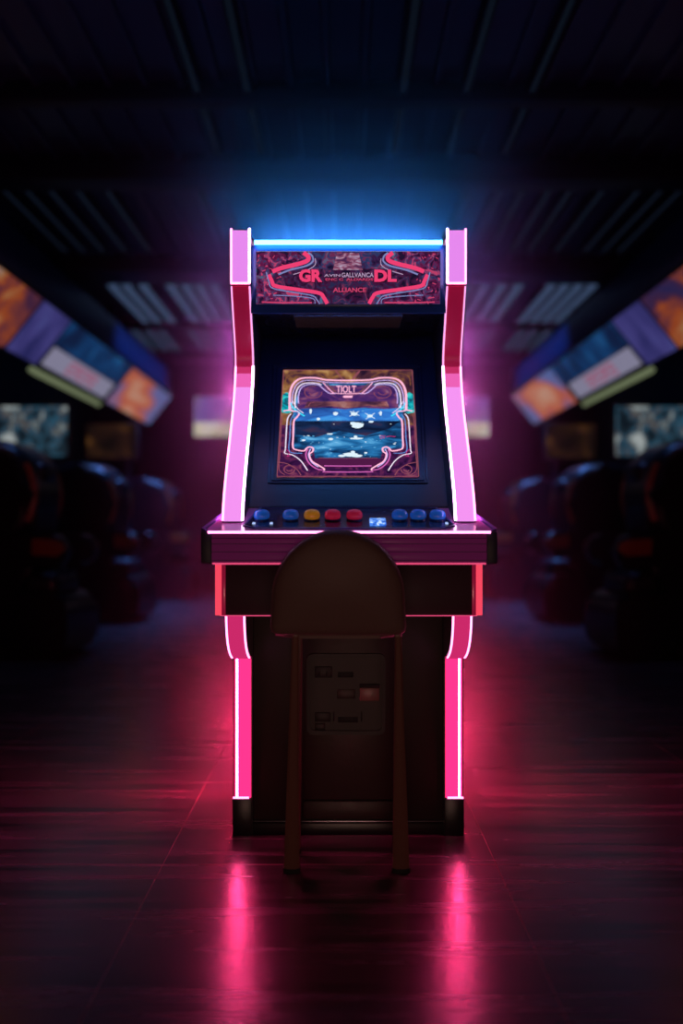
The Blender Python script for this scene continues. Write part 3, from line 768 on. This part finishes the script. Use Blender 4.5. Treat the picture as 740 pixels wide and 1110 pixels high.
M['mq_leaf'] = emit_noise('mq_leaf', [(.40, (.02, .008, .04)), (.50, (.16, .012, .08)), (.56, (.03, .05, .16)), (.64, (.60, .06, .17))], (1, 1, 1), 42, 4, .8, 1.0, 2)
M['mq_dark'] = emit_noise('mq_dark', [(.35, (.012, .007, .03)), (.48, (.075, .010, .06)), (.56, (.02, .03, .10)), (.68, (.30, .03, .10))], (1, 1, 1), 34, 5, .75, 1.5, 6)
M['mq_top'] = emit_noise('mq_top', [(.35, (.10, .03, .12)), (.5, (.38, .10, .2)), (.62, (.6, .4, .6)), (.75, (.75, .7, .9))], (1, 1, 2.5), 34, 3, .65, 1, 6)
E['mqpink'] = emit('mq_pink', (.86, .05, .17), 1.0); E['mqrose'] = emit('mq_rose', (.68, .06, .17), .85); E['mqblue'] = emit('mq_blue', (.30, .34, .75), .65); E['mqlet'] = emit('mq_letter', (.62, .42, .68), .7); E['mqsh'] = emit('mq_shadow', (.03, .006, .02), .5)
mq = MB()
mq.loft([[mp_(*p, -.003) for p in ((40, 46), (682, 46), (682, 231), (40, 231))], [mp_(*p, .0) for p in ((40, 46), (682, 46), (682, 231), (40, 231))]], M['mq_back'])
def mfill(pts, m, o, mir=False):
    for q in ((0, 1) if mir else (0,)): mq.poly([mp_(722 - x if q else x, y, o) for x, y in pts], m)
def mline(pts, w, m, o=.0012, mir=True, sm=True):
    P_ = [Vector((a, b, 0)) for a, b in pts]; P_ = smooth_path(P_, 5) if sm else P_
    for q in ((0, 1) if mir else (0,)):
        Q = [Vector((722 - p.x if q else p.x, p.y, 0)) for p in P_]; A, B = [], []
        for i in range(len(Q)):
            d = (Q[min(i + 1, len(Q) - 1)] - Q[max(i - 1, 0)]).normalized(); n = Vector((-d.y, d.x, 0)) * w / 2
            A.append(mp_(Q[i].x + n.x, Q[i].y + n.y, o)); B.append(mp_(Q[i].x - n.x, Q[i].y - n.y, o))
        mq.strip(A, B, m)
mfill([(42, 48), (190, 48), (205, 70), (120, 110), (70, 135), (42, 130)], M['mq_leaf'], .0003, True)
mfill([(42, 140), (90, 145), (110, 180), (250, 205), (262, 230), (42, 230)], M['mq_leaf'], .0003, True)
mfill([(110, 118), (240, 108), (482, 108), (612, 118), (622, 150), (600, 172), (470, 186), (440, 228), (285, 228), (255, 186), (120, 172), (98, 150)], M['mq_dark'], .0006)
mfill([(322, 52), (398, 52), (412, 112), (308, 112)], M['mq_top'], .0008)
for _ in range(60):      # leafy flecks at both ends
    x = random.choice((random.uniform(48, 130), random.uniform(594, 676))); y = random.uniform(55, 222); a = random.uniform(0, PI); l = random.uniform(6, 15)
    mline([(x, y), (x + l * math.cos(a), y + l * math.sin(a) * .7)], random.uniform(2, 4), E['mqrose'], .0010, False, False)
mline([(97, 118), (130, 105), (185, 92), (218, 80), (222, 66), (205, 52)], 15, E['mqpink'])
mline([(118, 128), (160, 112), (215, 98), (238, 82), (236, 64), (222, 52)], 6, E['mqblue'], .0014)
mline([(170, 128), (220, 112), (246, 94), (246, 72)], 3, E['mqlet'], .0015)
mline([(85, 128), (96, 152), (108, 168), (180, 180), (258, 192), (276, 208), (288, 230)], 13, E['mqpink'])
mline([(76, 120), (84, 150), (98, 176), (170, 190), (236, 202), (252, 216), (262, 231)], 4, E['mqblue'], .0014)
mline([(100, 200), (180, 204), (238, 212), (246, 230)], 3, E['mqblue'], .0013)
mline([(60, 224), (130, 226), (235, 226)], 5, E['mqrose'], .0011)
mline([(40, 47), (682, 47)], 2, E['mqblue'], .001, False, False)
for body, x0, x1, y0, y1, m, b in (('GR', 190, 271, 155, 110, 'mqpink', .05), ('DL', 452, 530, 154, 111, 'mqpink', .05), ('AVIN', 277, 334, 136, 127, 'mqlet', .02), ('GALLVANCA', 338, 450, 138, 122, 'mqlet', .02), ('ENC C  ALDARDS', 282, 448, 150, 141, 'mqrose', .02), ('ALLIANCE', 308, 424, 190, 174, 'mqrose', .03)):
    text_into(mq, body, E['mqsh'], lambda u, v: mp_(x0 + (x1 - x0) * u + 2.5, y0 + (y1 - y0) * v + 2.5, .0016), None, b + .015)
    text_into(mq, body, E[m], lambda u, v: mp_(x0 + (x1 - x0) * u, y0 + (y1 - y0) * v, .0020), None, b)
mq.build('marquee', cab, 0)
zt = EYE + (HZ - 263.5) / F * (CD - .06)
MB().tube([(-HI + .004, -.068, zt), (HI - .004, -.068, zt)], .0065, M['e_blue_tube'], 10).build('neon_tube', cab)['label'] = 'bright blue neon tube above the marquee'
for s in (-1, 1): MB().tube([(s * (HI - .012), -.068, zt), (s * (HI - .001), -.068, zt)], .0095, M['screw_steel'], 10).build('tube_socket', cab)

# ------------------------------------------------------------------ the stool
BDp = 2.69
stool = empty('bar_stool', (-.008, 2.80, 0), 'dark brown bar stool with domed backrest, standing in front of the arcade cabinet', 'stool')
def st(px, py, d): q = W(px, py, d); return (q.x + .008, q.y - 2.80, q.z)
k_ = BDp / F
hw = 73 * k_; zt_ = EYE - 3 * k_; zc = EYE - 78 * k_; zb = EYE - 118 * k_
out = []
for t in range(0, 181, 6):
    a = math.radians(t); out.append((hw * .975 * math.cos(a), zc + (zt_ - zc) * math.sin(a)))
out += [(-hw * .99, zc - .04), (-hw, zb + .02), (-hw + .004, zb + .008), (-hw + .015, zb + .001), (hw - .015, zb + .001), (hw - .004, zb + .008), (hw, zb + .02), (hw * .99, zc - .04)]
lean = Matrix.Translation((0, BDp - 2.80, zb)) @ Matrix.Rotation(math.radians(9), 4, 'X') @ Matrix.Translation((0, 0, -zb))
# the back is a cushion: rounded rims and a slightly bulged face
t = MB(); tm = bmesh.new()
cxz = Vector((0, (zt_ + zb) / 2))
rings = []
hh_ = (zt_ - zb) / 2
def bulge(v, e):
    u_, v_ = min(1, abs(v.x) / hw), min(1, abs(v.y) / hh_)
    return .004 + e * .020 + .024 * (1 - u_ * u_) * (1 - v_ * v_)
for sgn in (1, -1):
    seq = [(0, 1), (.2, 1), (.4, 1), (.6, 1), (.75, 1), (.86, .97), (.93, .85), (.97, .62), (.992, .3), (1, 0)]
    for sc_, e in (seq if sgn > 0 else reversed(seq)):
        if sc_ == 0: rings.append([tm.verts.new((cxz.x, sgn * bulge(Vector((0, 0)), 1), cxz.y))]); continue
        rr = []
        for p in out:
            v = (Vector(p) - cxz) * sc_
            rr.append(tm.verts.new((cxz.x + v.x, sgn * bulge(v, e), cxz.y + v.y)))
        rings.append(rr)
for a, b in zip(rings, rings[1:]):
    n = max(len(a), len(b))
    for i in range(n):
        j = (i + 1) % n
        if len(a) == 1: tm.faces.new((a[0], b[i], b[j]))
        elif len(b) == 1: tm.faces.new((a[i], a[j], b[0]))
        else: tm.faces.new((a[i], a[j], b[j], b[i]))
t.merge(tm, M['stool_vinyl'], lean)
back = t.build('backrest', stool, 60)
MB().lathe([(0, .003), (.0035, .0025), (.006, .0), (0, -.001)], (0, 0, 0), M['stool_vinyl'], 16, lean @ Matrix.Translation((0, -.0455, zc + .045)) @ Matrix.Rotation(PI / 2, 4, 'X')).build('upholstery_button', back)
pp = [lean @ Vector((p[0] * 1.0, 0.0, p[1])) for p in out]
MB().tube(pp, .0016, M['stool_vinyl'], 6, closed=True).build('piping', back)
# seat
MB().prism([(x_, y_) for x_, y_ in rrect(-.165, -.075, .165, .19, .06)], 'z', .634, .670, M['stool_vinyl'], .018, 4).build('seat', stool)
def leg_(p0, p1, w0, w1, d0=.014, d1=.022):
    def sec(p, w, d): return [(p[0] + a * w / 2, p[1] + b * d / 2, p[2]) for a, b in ((-1, -.6), (-.6, -1), (.6, -1), (1, -.6), (1, .6), (.6, 1), (-.6, 1), (-1, .6))]
    q = MB(); n = 6
    secs = []
    for i in range(n + 1):
        f = i / n; p = [p0[k] + (p1[k] - p0[k]) * f for k in range(3)]
        secs.append(sec(p, w0 + (w1 - w0) * f, d0 + (d1 - d0) * f))
    q.loft(secs, M['stool_leg']); o = q.build('leg', stool, 30)
    f = MB(); f.loft([sec((p1[0], p1[1], 0.0), w1 * 1.08, d1 * 1.15), sec((p1[0], p1[1], .012), w1 * 1.08, d1 * 1.15)], M['rubber']); f.build('rubber_foot', o, 30)
T0 = st(320, 686, 2.695); T1 = st(431, 686, 2.695)
B0 = st(316, 945, 2.858); B1 = st(434.5, 945, 2.858)
leg_(T0, (B0[0], B0[1], .004), .016, .042); leg_(T1, (B1[0], B1[1], .004), .014, .045)
leg_((T0[0] + .0, .16, .635), (B0[0] + .002, .225, .004), .016, .030); leg_((T1[0] + .017, .16, .635), (B1[0] + .010, .225, .004), .016, .030)
for s in (0, 1):
    a = (T0, T1)[s]; MB().box((a[0] - .008, a[1] - .006, a[2] - .012), (a[0] + .008, a[1] + .1, a[2] + .0), M['stool_leg'], .002).build('seat_bracket', stool)

# ------------------------------------------------------------------ added fill lights
def area(name, loc, rot, size, size_y, col, power, spread=PI):
    l = bpy.data.lights.new(name, 'AREA'); l.shape = 'RECTANGLE'; l.size = size; l.size_y = size_y; l.color = col; l.energy = power; l.spread = spread
    o = bpy.data.objects.new(name, l); COL.objects.link(o); o.location = loc; o.rotation_euler = rot; return o
# unseen blue fill added over both rows of chairs, standing for ceiling fixtures
for s in (-1, 1):
    area('aisle_fill', (s * 1.9, 12.0, 3.05), (0, 0, 0), .4, 3.0, (.10, .28, 1.0), 45, math.radians(100))
for s in (-1, 1):
    for d in (7.6, 10.4, 13.4):
        area('chair_fill', (s * 2.30, d, 2.58), (0, 0, 0), .3, .5, (.10, .30, 1.0), 5, math.radians(110))  # unseen fill added above each chair to brighten it
# warm fill added low behind the camera to light the stool
l = bpy.data.lights.new('warm_fill', 'SPOT'); l.color = (1.0, .55, .42); l.energy = 62; l.spot_size = math.radians(40); l.spot_blend = .8; l.shadow_soft_size = .5
o = bpy.data.objects.new('warm_fill', l); COL.objects.link(o); o.location = (0, -1.2, .14)
o.rotation_euler = (Vector((0, 2.75, .55)) - o.location).to_track_quat('-Z', 'Y').to_euler()

# hazy air and a nearly dark world
w = bpy.data.worlds.new('night'); S.world = w; w.use_nodes = True
nt = w.node_tree; bg = nt.nodes['Background']; bg.inputs[0].default_value = (.002, .003, .008, 1); bg.inputs[1].default_value = 1

def haze_material():
    m, nt, out = nodes('haze'); N = nt.nodes; L = nt.links
    tc = N.new('ShaderNodeTexCoord'); sx = N.new('ShaderNodeSeparateXYZ'); L.new(tc.outputs['Object'], sx.inputs[0])
    def math_(op, a, b=None):
        n = N.new('ShaderNodeMath'); n.operation = op
        for k, v in enumerate((a, b)):
            if v is None: continue
            if isinstance(v, (int, float)): n.inputs[k].default_value = v
            else: L.new(v, n.inputs[k])
        return n.outputs[0]
    ax_ = math_('ABSOLUTE', sx.outputs[0])
    dx = math_('MAXIMUM', math_('SUBTRACT', ax_, .36), 0)
    dz = math_('MAXIMUM', math_('MULTIPLY', math_('SUBTRACT', sx.outputs[2], 1.78), .5), 0)
    dd = math_('SQRT', math_('ADD', math_('MULTIPLY', dx, dx), math_('MULTIPLY', dz, dz)))
    g = math_('EXPONENT', math_('MULTIPLY', dd, -1 / .085))
    gy = math_('EXPONENT', math_('MULTIPLY', math_('MAXIMUM', math_('SUBTRACT', sx.outputs[1], .04), 0), -1 / .22))
    den = math_('MULTIPLY', math_('MULTIPLY', g, gy), HAZE)
    vs = N.new('ShaderNodeVolumeScatter'); vs.inputs['Color'].default_value = (1, 1, 1, 1); vs.inputs['Anisotropy'].default_value = .1
    L.new(den, vs.inputs['Density']); L.new(vs.outputs[0], out.inputs['Volume']); return m
HAZE = 3.2
hz = [(-.95, .01), (-.95, 2.45), (.95, 2.45), (.95, .01), (.352, .01), (.352, 1.79), (-.352, 1.79), (-.352, .01)]
tag(MB().prism(hz, 'y', .04, .95, haze_material()).build('haze', None, 0, (CXX, CD, 0)), 'thin glowing haze hanging close around the arcade cabinet', 'haze', kind='stuff')

# ------------------------------------------------------------------ camera
cam = bpy.data.cameras.new('camera'); co = bpy.data.objects.new('camera', cam); COL.objects.link(co)
cam.sensor_fit = 'VERTICAL'; cam.sensor_height = 36; cam.lens = 36 * F / 1110
co.location = (0, 0, EYE); co.rotation_euler = (PI / 2, 0, 0)
cam.shift_y = (HZ - 555) / 1110
cam.clip_start = .05; cam.clip_end = 100
cam.dof.use_dof = True; cam.dof.focus_distance = 3.0; cam.dof.aperture_fstop = 1.1
S.camera = co
